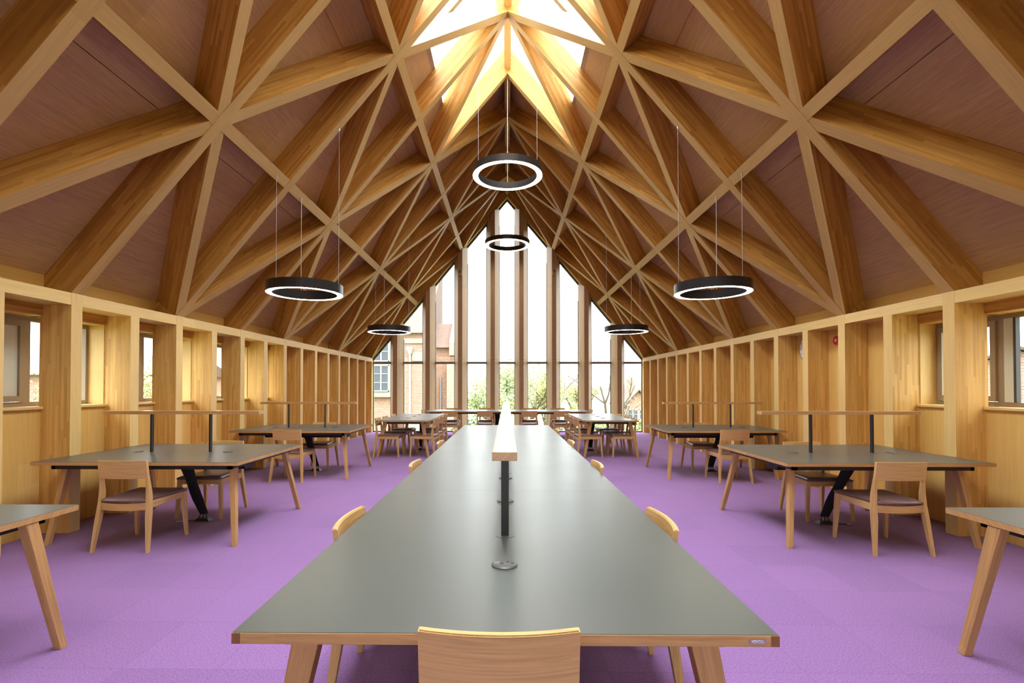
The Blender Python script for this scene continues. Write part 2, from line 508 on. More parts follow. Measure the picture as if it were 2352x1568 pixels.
for s in (-1, 1):
    b = NB(); n = Vector((s * KS, 0, 1)).normalized()
    P = [deckp(s, -.3, SKY0, UP), deckp(s, SKX + .06, SKY0, UP), deckp(s, SKX + .06, SKY1, UP), deckp(s, -.3, SKY1, UP)]
    hexa(b, P, [p + n * .02 for p in P], (0, 1, 0)); clip(b, (0, 0, 0), (-s, 0, 0))
    obj('glass_pane', b, M_glass, sky_w)

# ------------------------------------------------------------------ side walls
WZ0, WZ1 = 1.255, 2.160   # window opening
wno = [2]
def side_wall(s, wins, name):
    root = structure(empty(name), 'oak lined side wall of tall narrow bays between deep pilasters')
    def bx(b, xa, xb, *r, **k): 
        x0, x1 = sorted((s * xa, s * xb)); return box(b, x0, x1, *r, **k)
    covered = set()
    for (ka, kb) in wins:
        for k in range(ka, kb): covered.add(k)
    for k in range(KMIN, KMAX):
        ya, yb_ = ky(k) + PB / 2 - .01, ky(k + 1) - PB / 2 + .01
        b = NB()
        if k in covered:
            bx(b, WB, WB + .30, ya, yb_, 0, 1.225, axis=(0, 0, 1))
            bx(b, WB, WB + .30, ya, yb_, WZ1, 2.38, axis=(0, 1, 0))
        else:
            bx(b, WB, WB + .30, ya, yb_, 0, 2.38, axis=(0, 0, 1))
        obj('wall_panel', b, M_panel, root)
        if k in covered:
            b = NB(); bx(b, WB - .03, WB + .26, ya + .0, yb_ - .0, 1.227, WZ0, axis=(0, 1, 0), bev=.004)
            obj('sill', b, M_pale, root)
            b = NB(); bx(b, WB - .012, WB + .002, ya, yb_, 2.165, 2.275, axis=(0, 1, 0)); obj('header', b, M_lam, root)
    for k in range(KMIN, KMAX + 1):
        yc = ky(k); full = (k % 2 == 0)
        mid = any(ka < k < kb for ka, kb in wins)
        b = NB()
        bx(b, W, WB + (.015 if mid else .30 if not full or not covered else .30), yc - PB / 2, yc + PB / 2, 0, ZE if full else 2.272, axis=(0, 0, 1))
        for f in b.faces: f.material_index = 0 if f.normal.x * s < -.9 else 1
        obj('pilaster', b, [M_pale, M_lamp], root)
    # wall plate, broken at every full height pilaster
    for k in range(KMIN, KMAX - 1, 2):
        b = NB(); bx(b, W + .001, WB, ky(k) + PB / 2 + .0015, ky(k + 2) - PB / 2 - .0015, 2.270, ZE - .001, axis=(0, 1, 0))
        obj('wall_plate', b, M_pale, root)
        b = NB(); bx(b, WB - .02, WB + .02, ky(k) + PB / 2, ky(k + 2) - PB / 2, ZE, ZR + VD - KS * (WB - .02), axis=(0, 1, 0))
        obj('fascia', b, M_pale if False else M_panel, root)
    # outer leaf
    b = NB()
    ends = sorted(covered)
    bx(b, WB + .30, WB + .40, YB - .3, YF + .2, -.2, WZ0 - .03)
    bx(b, WB + .30, WB + .40, YB - .3, YF + .2, WZ1, 2.75)
    runs = []
    y = YB - .3
    for ka, kb in sorted(wins):
        runs.append((y, ky(ka) + PB / 2 - .005)); y = ky(kb) - PB / 2 + .005
    runs.append((y, YF + .2))
    for y0, y1 in runs:
        if y1 > y0 + .001: bx(b, WB + .30, WB + .40, y0, y1, WZ0 - .03, WZ1)
    obj('outer_leaf', b, M_panel, root)
    # windows
    for ka, kb in wins:
        wi = structure(empty('window_%d' % wno[0]), 'narrow side window in bronze coloured frames'); wno[0] += 1
        ya, yb_ = ky(ka) + PB / 2, ky(kb) - PB / 2
        xf0, xf1 = WB + .185, WB + .245
        b = NB()
        for z0, z1 in ((WZ0, WZ0 + .045), (WZ1 - .045, WZ1)): bx(b, xf0, xf1, ya, yb_, z0, z1)
        for y0, y1 in ((ya, ya + .045), (yb_ - .045, yb_)): bx(b, xf0 + .001, xf1 - .001, y0 + .0005, y1 - .0005, WZ0 + .001, WZ1 - .001)
        ym = (ya + yb_) / 2
        double = kb - ka > 1
        if double: bx(b, xf0 + .002, xf1 - .002, ym - .055, ym + .015, WZ0 + .002, WZ1 - .002)
        obj('window_frame', b, M_frame, wi)
        b = NB()
        for y0, y1 in ((ya, ya + .012), (yb_ - .012, yb_)): bx(b, WB + .004, xf0, y0, y1, WZ0, WZ1, axis=(0, 0, 1))
        obj('reveal_lining', b, M_pale, wi)
        b = NB()
        bx(b, xf0 + .035, xf0 + .04, ya + .04, yb_ - .04, WZ0 + .04, WZ1 - .04)
        obj('glass_pane', b, M_glass, wi)
        if double:
            if s < 0: sy0, sy1 = ya + .045, ym - .055
            else: sy0, sy1 = ym + .015, yb_ - .045
            b = NB(); t = .055
            for z0, z1 in ((WZ0 + .05, WZ0 + .05 + t), (WZ1 - .05 - t, WZ1 - .05)): bx(b, xf0 - .02, xf0 + .03, sy0, sy1, z0, z1)
            for y0, y1 in ((sy0, sy0 + t), (sy1 - t, sy1)): bx(b, xf0 - .019, xf0 + .029, y0 + .001, y1 - .001, WZ0 + .052, WZ1 - .052)
            sash = obj('casement', b, M_frame, wi)
            if s < 0:
                b = NB(); bx(b, xf0 + .005, xf0 + .02, sy0 + t, sy1 - t, WZ0 + .1, WZ1 - .1); obj('pale_panel', b, M_frost, sash)
            else:
                b = NB(); bx(b, xf0 - .005, xf0 + .03, ym - .15, ym - .056, WZ0 + .045, WZ1 - .045); obj('pale_panel', b, M_frost, wi)
                b = NB(); bx(b, xf0 - .012, xf0 + .03, ym - .175, ym - .15, WZ0 + .045, WZ1 - .045); obj('window_track', b, M_gframe, wi)
    return root
side_wall(-1, [(-7, -5), (-5, -3), (-3, -1), (-1, 1), (1, 3), (3, 5), (5, 6)], 'wall_left')
side_wall(1, [(-7, -5), (-5, -3), (-3, -1), (-1, 1)], 'wall_right')

# ------------------------------------------------------------------ glazed gables
def gable(yg, dr, name, label):
    root = structure(empty(name), label)
    zt = lambda x: ZR - .07 - KS * abs(x)
    # posts: flat nose towards the room, widening to the glass
    for px in (-3.575, -2.535, -1.50, -.462, .452, 1.49, 2.515, 3.56):
        for z0, z1 in ((0, 2.325), (2.329, 4.70), (4.704, 9)):
            b = NB()
            pts = [(px - .068, yg - .36 * dr), (px + .068, yg - .36 * dr), (px + .215, yg - .02 * dr), (px - .215, yg - .02 * dr)]
            if z0 > ZR + .2 - KS * abs(px): b.free(); continue
            hexa(b, [(x, y, z0) for x, y in pts], [(x, y, z1) for x, y in pts], (0, 0, 1))
            for s in (-1, 1):
                clip(b, (0, 0, ZR - .015), (s * KS, 0, 1))
            if len(b.faces) < 4: b.free(); continue
            b.normal_update(); orient_uv(b, (0, 0, 1))
            obj('post', b, M_post, root)
    b = NB(); box(b, -W, W, yg - .06, yg + .03, 2.205, 2.277); obj('transom', b, M_trans, root)
    b = NB()
    box(b, -4.40, 4.40, yg - .05, yg + .05, 0, .035)
    for x in (-4.365, 4.345): box(b, x, x + .02, yg - .04, yg + .04, 0, 2.33)
    for px in (-3.575, -2.535, -1.50, -.462, .452, 1.49, 2.515, 3.56):
        for e in (-.222, .205):
            box(b, px + e, px + e + .017, yg - .03, yg + .03, 0, zt(abs(px) + .22) if True else 0)
    for s in (-1, 1):
        n = Vector((s * KS, 0, 1)).normalized()
        P = [Vector((0, yg - .04, ZR - .08)), Vector((s * 4.40, yg - .04, ZR - .08 - KS * 4.40)), Vector((s * 4.40, yg + .04, ZR - .08 - KS * 4.40)), Vector((0, yg + .04, ZR - .08))]
        hexa(b, P, [p + Vector((0, 0, .04)) for p in P])
    obj('glazing_frame', b, M_gframe, root)
    b = NB()
    xs = [-4.36, -3.575, -2.535, -1.50, -.462, .452, 1.49, 2.515, 3.56, 4.36]
    extrude_poly(b, [(-4.36, yg, .02), (4.36, yg, .02), (4.36, yg, 2.34), (0, yg, ZR - .05), (-4.36, yg, 2.34)], (0, .012, 0), (0, 0, 1))
    obj('glass_pane', b, M_glass, root)
    # solid verge above the soffit line and beside the glass
    b = NB()
    for s in (-1, 1):
        pts = [(0, yg, ZR - .05), (s * 4.36, yg, ZR - .05 - KS * 4.36), (s * 5.1, yg, ZR - .05 - KS * 4.36), (s * 5.1, yg, ZR + .2 + VD - KS * 5.1 + .5), (0, yg, ZR + VD + .3)]
        extrude_poly(b, pts, (0, .12 * dr, 0), (s, 0, -KS))
        x0, x1 = sorted((s * 4.365, s * 5.1)); box(b, x0, x1, min(yg, yg + .12 * dr), max(yg, yg + .12 * dr), -.2, 2.4, axis=(0, 0, 1))
    obj('verge_panel', b, M_post, root)
    return root
gable(15.80, 1, 'wall_far', 'pointed glazed end wall with tall tapered oak posts')
b = NB()
extrude_poly(b, [(-5.1, YB - .15, 2.75), (5.1, YB - .15, 2.75), (0, YB - .15, ZR + VD + .3)], (0, -.15, 0), (0, 0, 1))
for x0, x1 in ((-5.1, -2.2), (2.2, 5.1)): box(b, x0, x1, YB - .30, YB - .15, -.2, 2.75, axis=(0, 0, 1))
for x in (-1.1, 0, 1.1): box(b, x - .06, x + .06, YB - .30, YB - .15, 0, 2.75, axis=(0, 0, 1))
wr = structure(obj('wall_rear', b, M_panel), 'oak lined end wall behind the viewpoint with a wide glazed opening')
b = NB(); box(b, -2.2, 2.2, YB - .24, YB - .232, 0, 2.75); obj('glass_pane', b, M_glass, wr)
# closing soffit strip between last rafter and gable glass
for y0, y1 in ((YF + .06, 15.80), (YB - .15, YB - .06)):
    b = NB()
    for s in (-1, 1):
        n = Vector((s * KS, 0, 1)).normalized()
        P = [soff(s, 0, y0, .02), soff(s, WB, y0, .02), soff(s, WB, y1, .02), soff(s, 0, y1, .02)]
        hexa(b, P, [p + n * .3 for p in P], (s, 0, -KS))
        x0, x1 = sorted((s * 4.365, s * WB)); box(b, x0, x1, y0, y1, 0, ZE, axis=(0, 0, 1))
    obj('closing_board', b, M_post, ceiling)

# ------------------------------------------------------------------ tables
TZ = 0.765
def power_socket(parent, x, y, seg=32):
    b = NB(); disc(b, (x, y, TZ), .050, .008, seg, .004); o = obj('power_socket', b, M_plast, parent)
    b = NB()
    for hx, hy, w, d in ((.012, .014, .004, .004), (-.012, -.002, .006, .003), (.030, -.002, .006, .003)):
        box(b, x + hx - w, x + hx + w, y + hy - d, y + hy + d, TZ + .008, TZ + .0086)
    obj('socket_hole', b, M_dark, o)
    b = NB(); box(b, x - .001, x + .022, y - .014, y - .008, TZ + .008, TZ + .0088); obj('socket_window', b, M_chrome, o)
    b = NB(); box(b, x - .040, x - .018, y - .012, y + .018, TZ + .008, TZ + .0088); obj('socket_switch', b, M_plastl, o)
    return o
def table(name, x0, x1, y0, y1, long_axis, label, top_in=(.145, .20), foot_in=(.035, .03), cat='table', socks=(), seams=(), mid_legs=(), spine=None, tray=None, cable=True, rings=(), sgroup=None):
    t = empty(name, ((x0 + x1) / 2, (y0 + y1) / 2, 0)); tag(t, label, cat, sgroup)
    ox, oy = (x0 + x1) / 2, (y0 + y1) / 2
    X0, X1, Y0_, Y1_ = x0 - ox, x1 - ox, y0 - oy, y1 - oy
    th = .0295
    cuts = [0] + list(seams) + [1]
    nseg = len(cuts) - 1
    for i in range(nseg):
        g0 = .0003 if i > 0 else 0; g1 = .0003 if i < nseg - 1 else 0
        if long_axis == 'y':
            a0, a1 = Y0_ + cuts[i] * (Y1_ - Y0_) + g0, Y0_ + cuts[i + 1] * (Y1_ - Y0_) - g1
            ext = (X0, X1, a0, a1)
        else:
            a0, a1 = X0 + cuts[i] * (X1 - X0) + g0, X0 + cuts[i + 1] * (X1 - X0) - g1
            ext = (a0, a1, Y0_, Y1_)
        b = NB(); box(b, *ext, TZ - .0315, TZ - .002, axis=(1, 0, 0) if False else None); top = obj('tabletop', b, M_edge, t)
        b = NB(); box(b, ext[0] + .0015, ext[1] - .0015, ext[2] + (.0004 if i else .0015), ext[3] - (.0004 if i < nseg - 1 else .0015), TZ - .002, TZ); obj('linoleum_surface', b, M_lino, top)
    # cross edge bands: grain runs the other way on the short sides
    e = .0012
    if long_axis == 'y':
        for yy, sg in ((Y0_, -1), (Y1_, 1)):
            b = NB(); box(b, X0 + .024, X1 - .024, yy, yy + sg * e, TZ - .0315, TZ - .002, axis=(1, 0, 0)); obj('edge_band', b, M_edge, t)
            for xa, xb in ((X0, X0 + .024), (X1 - .024, X1)):
                b = NB(); box(b, xa, xb, yy, yy + sg * e, TZ - .0315, TZ - .002, axis=(0, 0, 1)); obj('edge_band_end', b, M_end, t)
    # frame
    ix, iy = .11, .09
    fz0, fz1 = TZ - .080, TZ - .0325
    b = NB(); w = .035
    box(b, X0 + ix, X1 - ix, Y0_ + iy, Y0_ + iy + w, fz0, fz1); box(b, X0 + ix, X1 - ix, Y1_ - iy - w, Y1_ - iy, fz0, fz1)
    box(b, X0 + ix, X0 + ix + w, Y0_ + iy, Y1_ - iy, fz0, fz1); box(b, X1 - ix - w, X1 - ix, Y0_ + iy, Y1_ - iy, fz0, fz1)
    obj('underframe', b, M_black, t)
    # legs
    lx, ly = top_in
    if long_axis == 'x': spots = [(X0, Y0_, -1, -1), (X1, Y0_, 1, -1), (X1, Y1_, 1, 1), (X0, Y1_, -1, 1)]
    else: spots = [(X0, Y0_, -1, -1), (X1, Y0_, 1, -1), (X1, Y1_, 1, 1), (X0, Y1_, -1, 1)]
    for cx, cy, sx, sy in spots:
        tx, ty = cx - sx * lx, cy - sy * ly
        fx, fy = cx - sx * foot_in[0], cy - sy * foot_in[1]
        if long_axis == 'x' and abs(x0) > abs(x1) and sx < 0: fx = cx + .14; tx = cx + .18
        if long_axis == 'x' and abs(x1) > abs(x0) and sx > 0: fx = cx - .14; tx = cx - .18
        h1, h2 = .040, .021
        lo = [(fx - h2, fy - h2, 0), (fx + h2, fy - h2, 0), (fx + h2, fy + h2, 0), (fx - h2, fy + h2, 0)]
        k1 = .030
        hi = [(tx - h1, ty - k1, TZ - .033), (tx + h1, ty - k1, TZ - .033), (tx + h1, ty + k1, TZ - .033), (tx - h1, ty + k1, TZ - .033)]
        if long_axis == 'x':
            k2 = .034; k1 = .026
            hi = [(tx - k1, ty - k2, TZ - .033), (tx + k1, ty - k2, TZ - .033), (tx + k1, ty + k2, TZ - .033), (tx - k1, ty + k2, TZ - .033)]
        b = NB(); hexa(b, lo, hi, Vector((tx - fx, ty - fy, TZ)), .003); obj('leg', b, M_edge, t)
    for my in mid_legs:
        for sx in (-1, 1):
            cx = X1 if sx > 0 else X0
            b = NB(); tx = cx - sx * .35; 
            box(b, tx - .03, tx + .03, my - oy - .03, my - oy + .03, 0, TZ - .034, axis=(0, 0, 1), bev=.003); obj('leg', b, M_edge, t)
    for q in socks: power_socket(t, q[0] - ox, q[1] - oy)
    for q in rings:
        b = NB(); disc(b, (q[0] - ox, q[1] - oy, TZ), .0460, .0007, 40); disc(b, (q[0] - ox, q[1] - oy, TZ), .0440, .0012, 40)
        for f in b.faces: f.material_index = 1 if max((v.co - Vector((q[0] - ox, q[1] - oy, v.co.z))).length for v in f.verts) < .0445 else 0
        obj('grommet', b, [M_plast, M_lino], t)
    if tray:
        b = NB(); xa, xb, ya, yb_ = tray[0] - ox, tray[1] - ox, tray[2] - oy, tray[3] - oy
        hexa(b, [(xa, ya + .04, .60), (xb, ya + .04, .60), (xb, yb_ - .04, .60), (xa, yb_ - .04, .60)],
             [(xa, ya, .66), (xb, ya, .66), (xb, yb_, .66), (xa, yb_, .66)], (1, 0, 0))
        for q in (.15, .5, .85):
            xx = xa + (xb - xa) * q; box(b, xx - .01, xx + .01, (ya + yb_) / 2 - .01, (ya + yb_) / 2 + .01, .66, TZ - .033)
        obj('cable_tray', b, M_black, t)
    if spine:
        (tx, ty), (fx, fy) = spine
        tx -= ox; ty -= oy; fx -= ox; fy -= oy
        b = NB()
        prev = None
        secs = []
        for i in range(9):
            f = i / 8
            z = TZ - .035 - (TZ - .035 - .075) * f
            x = tx + (fx - tx) * f + .005 * math.sin(f * 7); y = ty + (fy - ty) * f
            r = .066 - .016 * f + .004 * math.sin(f * 11)
            secs.append([b.verts.new((x + r * math.cos(2 * PI * q / 14), y + r * .55 * math.sin(2 * PI * q / 14), z)) for q in range(14)])
        for a_, c_ in zip(secs[:-1], secs[1:]):
            for q in range(14): b.faces.new([a_[q], a_[(q + 1) % 14], c_[(q + 1) % 14], c_[q]])
        b.faces.new(secs[0]); b.faces.new(list(reversed(secs[-1])))
        obj('cable_sleeve', b, M_fabric, t, smooth=True)
        b = NB()
        for q in (-.025, .0, .025):
            tube(b, [(fx + q, fy, .085), (fx + q * 1.6, fy - .01, .045), (fx + q * 2.2, fy - .02, .02)], .006, 6)
        sg = 1 if fx > tx else -1
        tube(b, [(fx - .06 * sg, fy - .02, .012), (fx - .15 * sg, fy - .03, .006), (fx - .22 * sg, fy - .06, .006)], .005, 6)
        obj('floor_cable', b, M_black, t, smooth=True)
        b = NB()
        hexa(b, [(fx - .085, fy - .05, 0), (fx + .085, fy - .05, 0), (fx + .085, fy + .04, 0), (fx - .085, fy + .04, 0)],
             [(fx - .05, fy - .03, .035), (fx + .05, fy - .03, .035), (fx + .05, fy + .02, .035), (fx - .05, fy + .02, .035)], (1, 0, 0), .004)
        obj('floor_outlet', b, M_black, t)
        b = NB(); px_ = fx + (-.22 if fx > tx else .22)
        hexa(b, [(px_ - .03, fy - .08, .001), (px_ + .03, fy - .06, .001), (px_ + .03, fy - .045, .001), (px_ - .03, fy - .065, .001)],
             [(px_ - .03, fy - .08, .01), (px_ + .03, fy - .06, .01), (px_ + .03, fy - .045, .01), (px_ - .03, fy - .065, .01)], (1, 0, 0))
        obj('cable_plug', b, M_chrome, t)
    return t
def light_bar(p0, p1, posts, label, group, seams=()):
    """p0,p1 bar ends (x,y); posts list of (x,y)"""
    r = empty('desk_light', ((p0[0] + p1[0]) / 2, (p0[1] + p1[1]) / 2, TZ)); tag(r, label, 'desk light', group)
    ox, oy = r.location.x, r.location.y
    alongx = abs(p1[0] - p0[0]) > abs(p1[1] - p0[1])
    cuts = [0] + list(seams) + [1]
    for c0, c1 in zip(cuts[:-1], cuts[1:]):
        g0 = .005 if c0 > 0 else 0; g1 = .005 if c1 < 1 else 0
        b = NB()
        if alongx: xa, xb, ya, yb_ = p0[0] + (p1[0] - p0[0]) * c0 + g0, p0[0] + (p1[0] - p0[0]) * c1 - g1, p0[1] - .048, p0[1] + .048
        else: xa, xb, ya, yb_ = p0[0] - .048, p0[0] + .048, p0[1] + (p1[1] - p0[1]) * c0 + g0, p0[1] + (p1[1] - p0[1]) * c1 - g1
        box(b, xa - ox, xb - ox, ya - oy, yb_ - oy, 1.163 - TZ, 1.197 - TZ, bev=.0015); obj('light_bar', b, M_bar, r)
    for x, y in posts:
        b = NB(); hx, hy = (.0085, .0175) if alongx else (.0175, .0085)
        box(b, x - ox - hx, x - ox + hx, y - oy - hy, y - oy + hy, 0, 1.163 - TZ, axis=(0, 0, 1)); obj('post', b, M_black, r)
    return r

CX = -0.024
centre = table('reading_table', CX - .757, CX + .757, 1.354, 8.785, 'y',
      'long central reading table with grey green top running down the hall to the far window',
      socks=[(CX, 1.873), (CX, 2.915), (CX, 3.653), (CX, 4.70), (CX, 5.55), (CX, 6.55), (CX, 7.4)],
      rings=[(CX, 2.25), (CX, 2.87), (CX, 3.87)],
      seams=(.25, .5, .75), mid_legs=(5.065,), top_in=(.185, .09), foot_in=(.05, .012))
# maker's badge on the near edge of the centre table
b = NB()
bw, bh = .0235, .0068
ring_pts = []
for k in range(24):
    a = 2 * PI * k / 24
    ring_pts.append(((bw - bh) * (1 if math.cos(a) > 0 else -1) + bh * math.cos(a), 0, bh * math.sin(a)))
bx_, bz_ = .672 - CX, TZ - .0165
yy = 1.354 - (1.354 + 8.785) / 2
extrude_poly(b, [(p[0] + bx_, yy - .0012, p[2] + bz_) for p in ring_pts], (0, -.002, 0), (1, 0, 0))
badge = obj('badge', b, M_chrome, centre)
badge['label'] = 'small oval metal badge'
tcu = bpy.data.curves.new('lettering', 'FONT'); tcu.body = 'VERCO.'; tcu.size = .0105; tcu.extrude = .0006; tcu.align_x = 'CENTER'; tcu.align_y = 'CENTER'
tmp = bpy.data.objects.new('tmp', tcu); COL.objects.link(tmp)
dg = bpy.context.evaluated_depsgraph_get()
me = bpy.data.meshes.new_from_object(tmp.evaluated_get(dg))
bpy.data.objects.remove(tmp)
lt = bpy.data.objects.new('lettering', me); COL.objects.link(lt); me.materials.clear(); me.materials.append(M_white)
lt.parent = badge; lt.location = (bx_, yy - .0036, bz_); lt.rotation_euler = (PI / 2, 0, 0)

light_bar((CX, 1.87), (CX, 8.28), [(CX, 2.2475), (CX, 2.87), (CX, 3.87), (CX, 4.49), (CX, 5.73), (CX, 6.35), (CX, 7.4), (CX, 8.0)],
          'long oak light bar on black posts along the centre table', 'oak light bars standing on tables', seams=((3.205 - 1.87) / 6.41, (5.065 - 1.87) / 6.41, (6.925 - 1.87) / 6.41))

G_T = 'dark topped tables along the side walls'
table('reading_table', -4.36, -2.46, 4.395, 5.82, 'x', 'dark topped table by the left wall, nearest one seen whole, two chairs at it',
      socks=[(-3.922, 5.12), (-2.96, 5.12)], spine=((-3.37, 5.0), (-3.31, 5.27)), tray=(-4.1, -2.72, 4.98, 5.22), sgroup=G_T)
table('reading_table', 2.50, 4.36, 4.405, 5.84, 'x', 'dark topped table by the right wall, nearest one seen whole, two chairs at it',
      socks=[(2.97, 5.12), (3.98, 5.12)], spine=((3.51, 5.0), (3.36, 5.23)), tray=(2.74, 4.1, 4.98, 5.22), sgroup=G_T)
table('reading_table', -4.36, -2.475, 7.56, 8.93, 'x', 'dark topped table by the left wall, second one seen whole, under a small light bar',
      socks=[(-3.95, 8.25), (-2.93, 8.25)], spine=((-3.42, 8.2), (-3.33, 8.45)), tray=(-4.1, -2.72, 8.15, 8.4), sgroup=G_T)
table('reading_table', 2.49, 4.36, 7.65, 8.92, 'x', 'dark topped table by the right wall, second one seen whole, under a small light bar',
      socks=[(3.00, 8.3), (3.98, 8.3)], spine=((3.58, 8.2), (3.50, 8.45)), tray=(2.74, 4.1, 8.15, 8.4), sgroup=G_T)
table('reading_table', -4.36, -2.505, 1.42, 2.81, 'x', 'table cut off by the left frame edge, only its far corner and one leg showing',
      sgroup=G_T, top_in=(.03, .27), foot_in=(-.01, .115))
table('reading_table', 2.475, 4.36, 1.42, 2.80, 'x', 'table cut off by the right frame edge, only its far corner and one leg showing',
      sgroup=G_T, top_in=(.03, .27), foot_in=(-.01, .115))
G_L = 'oak light bars standing on tables'
light_bar((-4.261, 5.12), (-2.612, 5.12), [(-3.775, 5.12), (-3.15, 5.12)], 'oak light bar on two black posts on the nearer left table', G_L)
light_bar((2.624, 5.12), (4.262, 5.12), [(3.155, 5.12), (3.79, 5.12)], 'oak light bar on two black posts on the nearer right table', G_L)
light_bar((-4.192, 8.24), (-2.577, 8.24), [(-3.72, 8.24), (-3.10, 8.24)], 'small oak light bar on the second left table, before the far chairs', G_L)
light_bar((2.63, 8.28), (4.29, 8.28), [(3.14, 8.28), (3.77, 8.28)], 'small oak light bar on the second right table, before the far chairs', G_L)
G_F = 'pale shining tables near the far window'
table('reading_table', -2.705, -1.61, 10.01, 12.64, 'y', 'small lengthwise table left of centre near the far window, six chairs round it',
      socks=[(-2.19, 10.74), (-2.18, 11.385), (-2.17, 12.02)], spine=((-1.97, 11.25), (-2.0, 11.3)), sgroup=G_F, top_in=(.16, .12), foot_in=(.02, .03))
table('reading_table', 1.567, 2.70, 10.03, 12.68, 'y', 'small lengthwise table right of centre near the far window, six chairs round it',
      socks=[(2.10, 10.74), (2.10, 11.385), (2.11, 12.02)], spine=((1.93, 11.1), (1.90, 11.2)), sgroup=G_F, top_in=(.16, .12), foot_in=(.02, .03))
table('reading_table', -2.33, 2.33, 13.78, 14.90, 'x', 'wide table set crosswise right in front of the far window',
      socks=[(-1.1, 14.3), (-.4, 14.3), (.4, 14.3), (1.1, 14.3)], spine=((-.3, 14.3), (-.3, 14.3)), sgroup=G_F)

# ------------------------------------------------------------------ chairs
def make_chair():
    r = empty('side_chair')
    def leg_seg(b, pts):
        # pts: list of (x,y,z,wx,wy)
        vs = []
        for x, y, z, wx, wy in pts:
            vs.append([b.verts.new((x + sx * wx / 2, y + sy * wy / 2, z)) for sx, sy in ((-1, -1), (1, -1), (1, 1), (-1, 1))])
        fs = []
        fs.append(b.faces.new(list(reversed(vs[0])))); fs.append(b.faces.new(vs[-1]))
        for a, c in zip(vs[:-1], vs[1:]):
            for k in range(4): fs.append(b.faces.new([a[k], a[(k + 1) % 4], c[(k + 1) % 4], c[k]]))
        es = [e for e in b.edges if abs((e.verts[0].co - e.verts[1].co).normalized().z) > .7]
        bmesh.ops.bevel(b, geom=es, offset=.0035, segments=2, affect='EDGES')
        b.normal_update(); orient_uv(b, (0, 0, 1))
    for s in (-1, 1):
        b = NB()
        leg_seg(b, [(s * .246, -.262, 0, .026, .030), (s * .222, -.222, .30, .034, .046), (s * .214, -.205, .42, .034, .052),
                    (s * .209, -.203, .52, .032, .046), (s * .205, -.217, .65, .024, .026), (s * .204, -.236, .77, .016, .014)])
        obj('leg', b, M_chair, r)
        b = NB()
        leg_seg(b, [(s * .246, .258, 0, .026, .028), (s * .231, .240, .30, .036, .040), (s * .226, .234, .43, .038, .044)])
        obj('leg', b, M_chair, r)
        b = NB()
        hexa(b, [(s * .203, -.19, .372), (s * .225, -.19, .372), (s * .237, .225, .378), (s * .215, .225, .378)],
             [(s * .203, -.19, .432), (s * .225, -.19, .432), (s * .237, .225, .432), (s * .215, .225, .432)], (0, 1, 0), .002)
        obj('side_rail', b, M_chair, r)
    # curved back rail and front rail
    def curved(b, x0, x1, yf, t, z0f, z1f, lean=0, n=14):
        rows = []
        for i in range(n + 1):
            f = i / n; x = x0 + (x1 - x0) * f; u = 2 * f - 1
            y = yf(u); za, zb_ = z0f(u), z1f(u)
            rows.append([b.verts.new((x, y, za)), b.verts.new((x, y + t, za)), b.verts.new((x, y + t + lean, zb_)), b.verts.new((x, y + lean, zb_))])
        for a, c in zip(rows[:-1], rows[1:]):
            for k in range(4): b.faces.new([a[k], a[(k + 1) % 4], c[(k + 1) % 4], c[k]])
        b.faces.new(rows[0]); b.faces.new(list(reversed(rows[-1])))
        bmesh.ops.recalc_face_normals(b, faces=b.faces)
        b.normal_update(); orient_uv(b, (1, 0, 0))
    b = NB(); curved(b, -.203, .203, lambda u: -.225 - .014 * (1 - u * u), .022, lambda u: .362 - .006 * (1 - u * u), lambda u: .428 - .010 * (1 - u * u))
    obj('back_rail', b, M_chair, r)
    b = NB(); curved(b, -.212, .212, lambda u: .215, .022, lambda u: .376, lambda u: .430)
    obj('front_rail', b, M_chair, r)
    b = NB(); curved(b, -.2165, .2165, lambda u: -.231 - .030 * (1 - u * u), .025, lambda u: .640, lambda u: .801, lean=-.024)
    es = [e for e in b.edges if e.verts[0].co.z > .795 and e.verts[1].co.z > .795]
    bmesh.ops.bevel(b, geom=es, offset=.004, segments=2, affect='EDGES')
    b.normal_update(); orient_uv(b, (1, 0, 0))
    obj('backrest', b, M_chair, r)
    # upholstered pad, softly domed with rounded edges
    b = NB(); nx, ny = 14, 14
    grid_t, grid_b = [], []
    for j in range(ny + 1):
        v = j / ny; y = -.232 + v * .505
        hw = .196 + .045 * v
        if v < .12: y = -.232 + v * .505 
        rt, rb = [], []
        for i in range(nx + 1):
            u = 2 * i / nx - 1
            uu = math.copysign(abs(u) ** .8, u)
            e = max(0, 1 - max(abs(uu) ** 5, abs(2 * v - 1) ** 6))
            yb2 = y - .012 * (1 - u * u) * (1 - v)
            rt.append(b.verts.new((uu * hw, yb2, .449 + .026 * (e ** .5) - .006 * math.cos(u * PI / 2) * e)))
            rb.append(b.verts.new((uu * hw * .985, yb2, .432)))
        grid_t.append(rt); grid_b.append(rb)
    for j in range(ny):
        for i in range(nx):
            b.faces.new([grid_t[j][i], grid_t[j][i + 1], grid_t[j + 1][i + 1], grid_t[j + 1][i]])
            b.faces.new([grid_b[j][i], grid_b[j + 1][i], grid_b[j + 1][i + 1], grid_b[j][i + 1]])
    per_t = grid_t[0] + [g[-1] for g in grid_t[1:]] + list(reversed(grid_t[-1][:-1])) + [g[0] for g in reversed(grid_t[1:-1])]
    per_b = grid_b[0] + [g[-1] for g in grid_b[1:]] + list(reversed(grid_b[-1][:-1])) + [g[0] for g in reversed(grid_b[1:-1])]
    n = len(per_t)
    for k in range(n): b.faces.new([per_t[(k + 1) % n], per_t[k], per_b[k], per_b[(k + 1) % n]])
    bmesh.ops.recalc_face_normals(b, faces=b.faces)
    o = obj('seat', b, M_seat, r, smooth=True)
    return r
c0 = make_chair()
HP = PI / 2
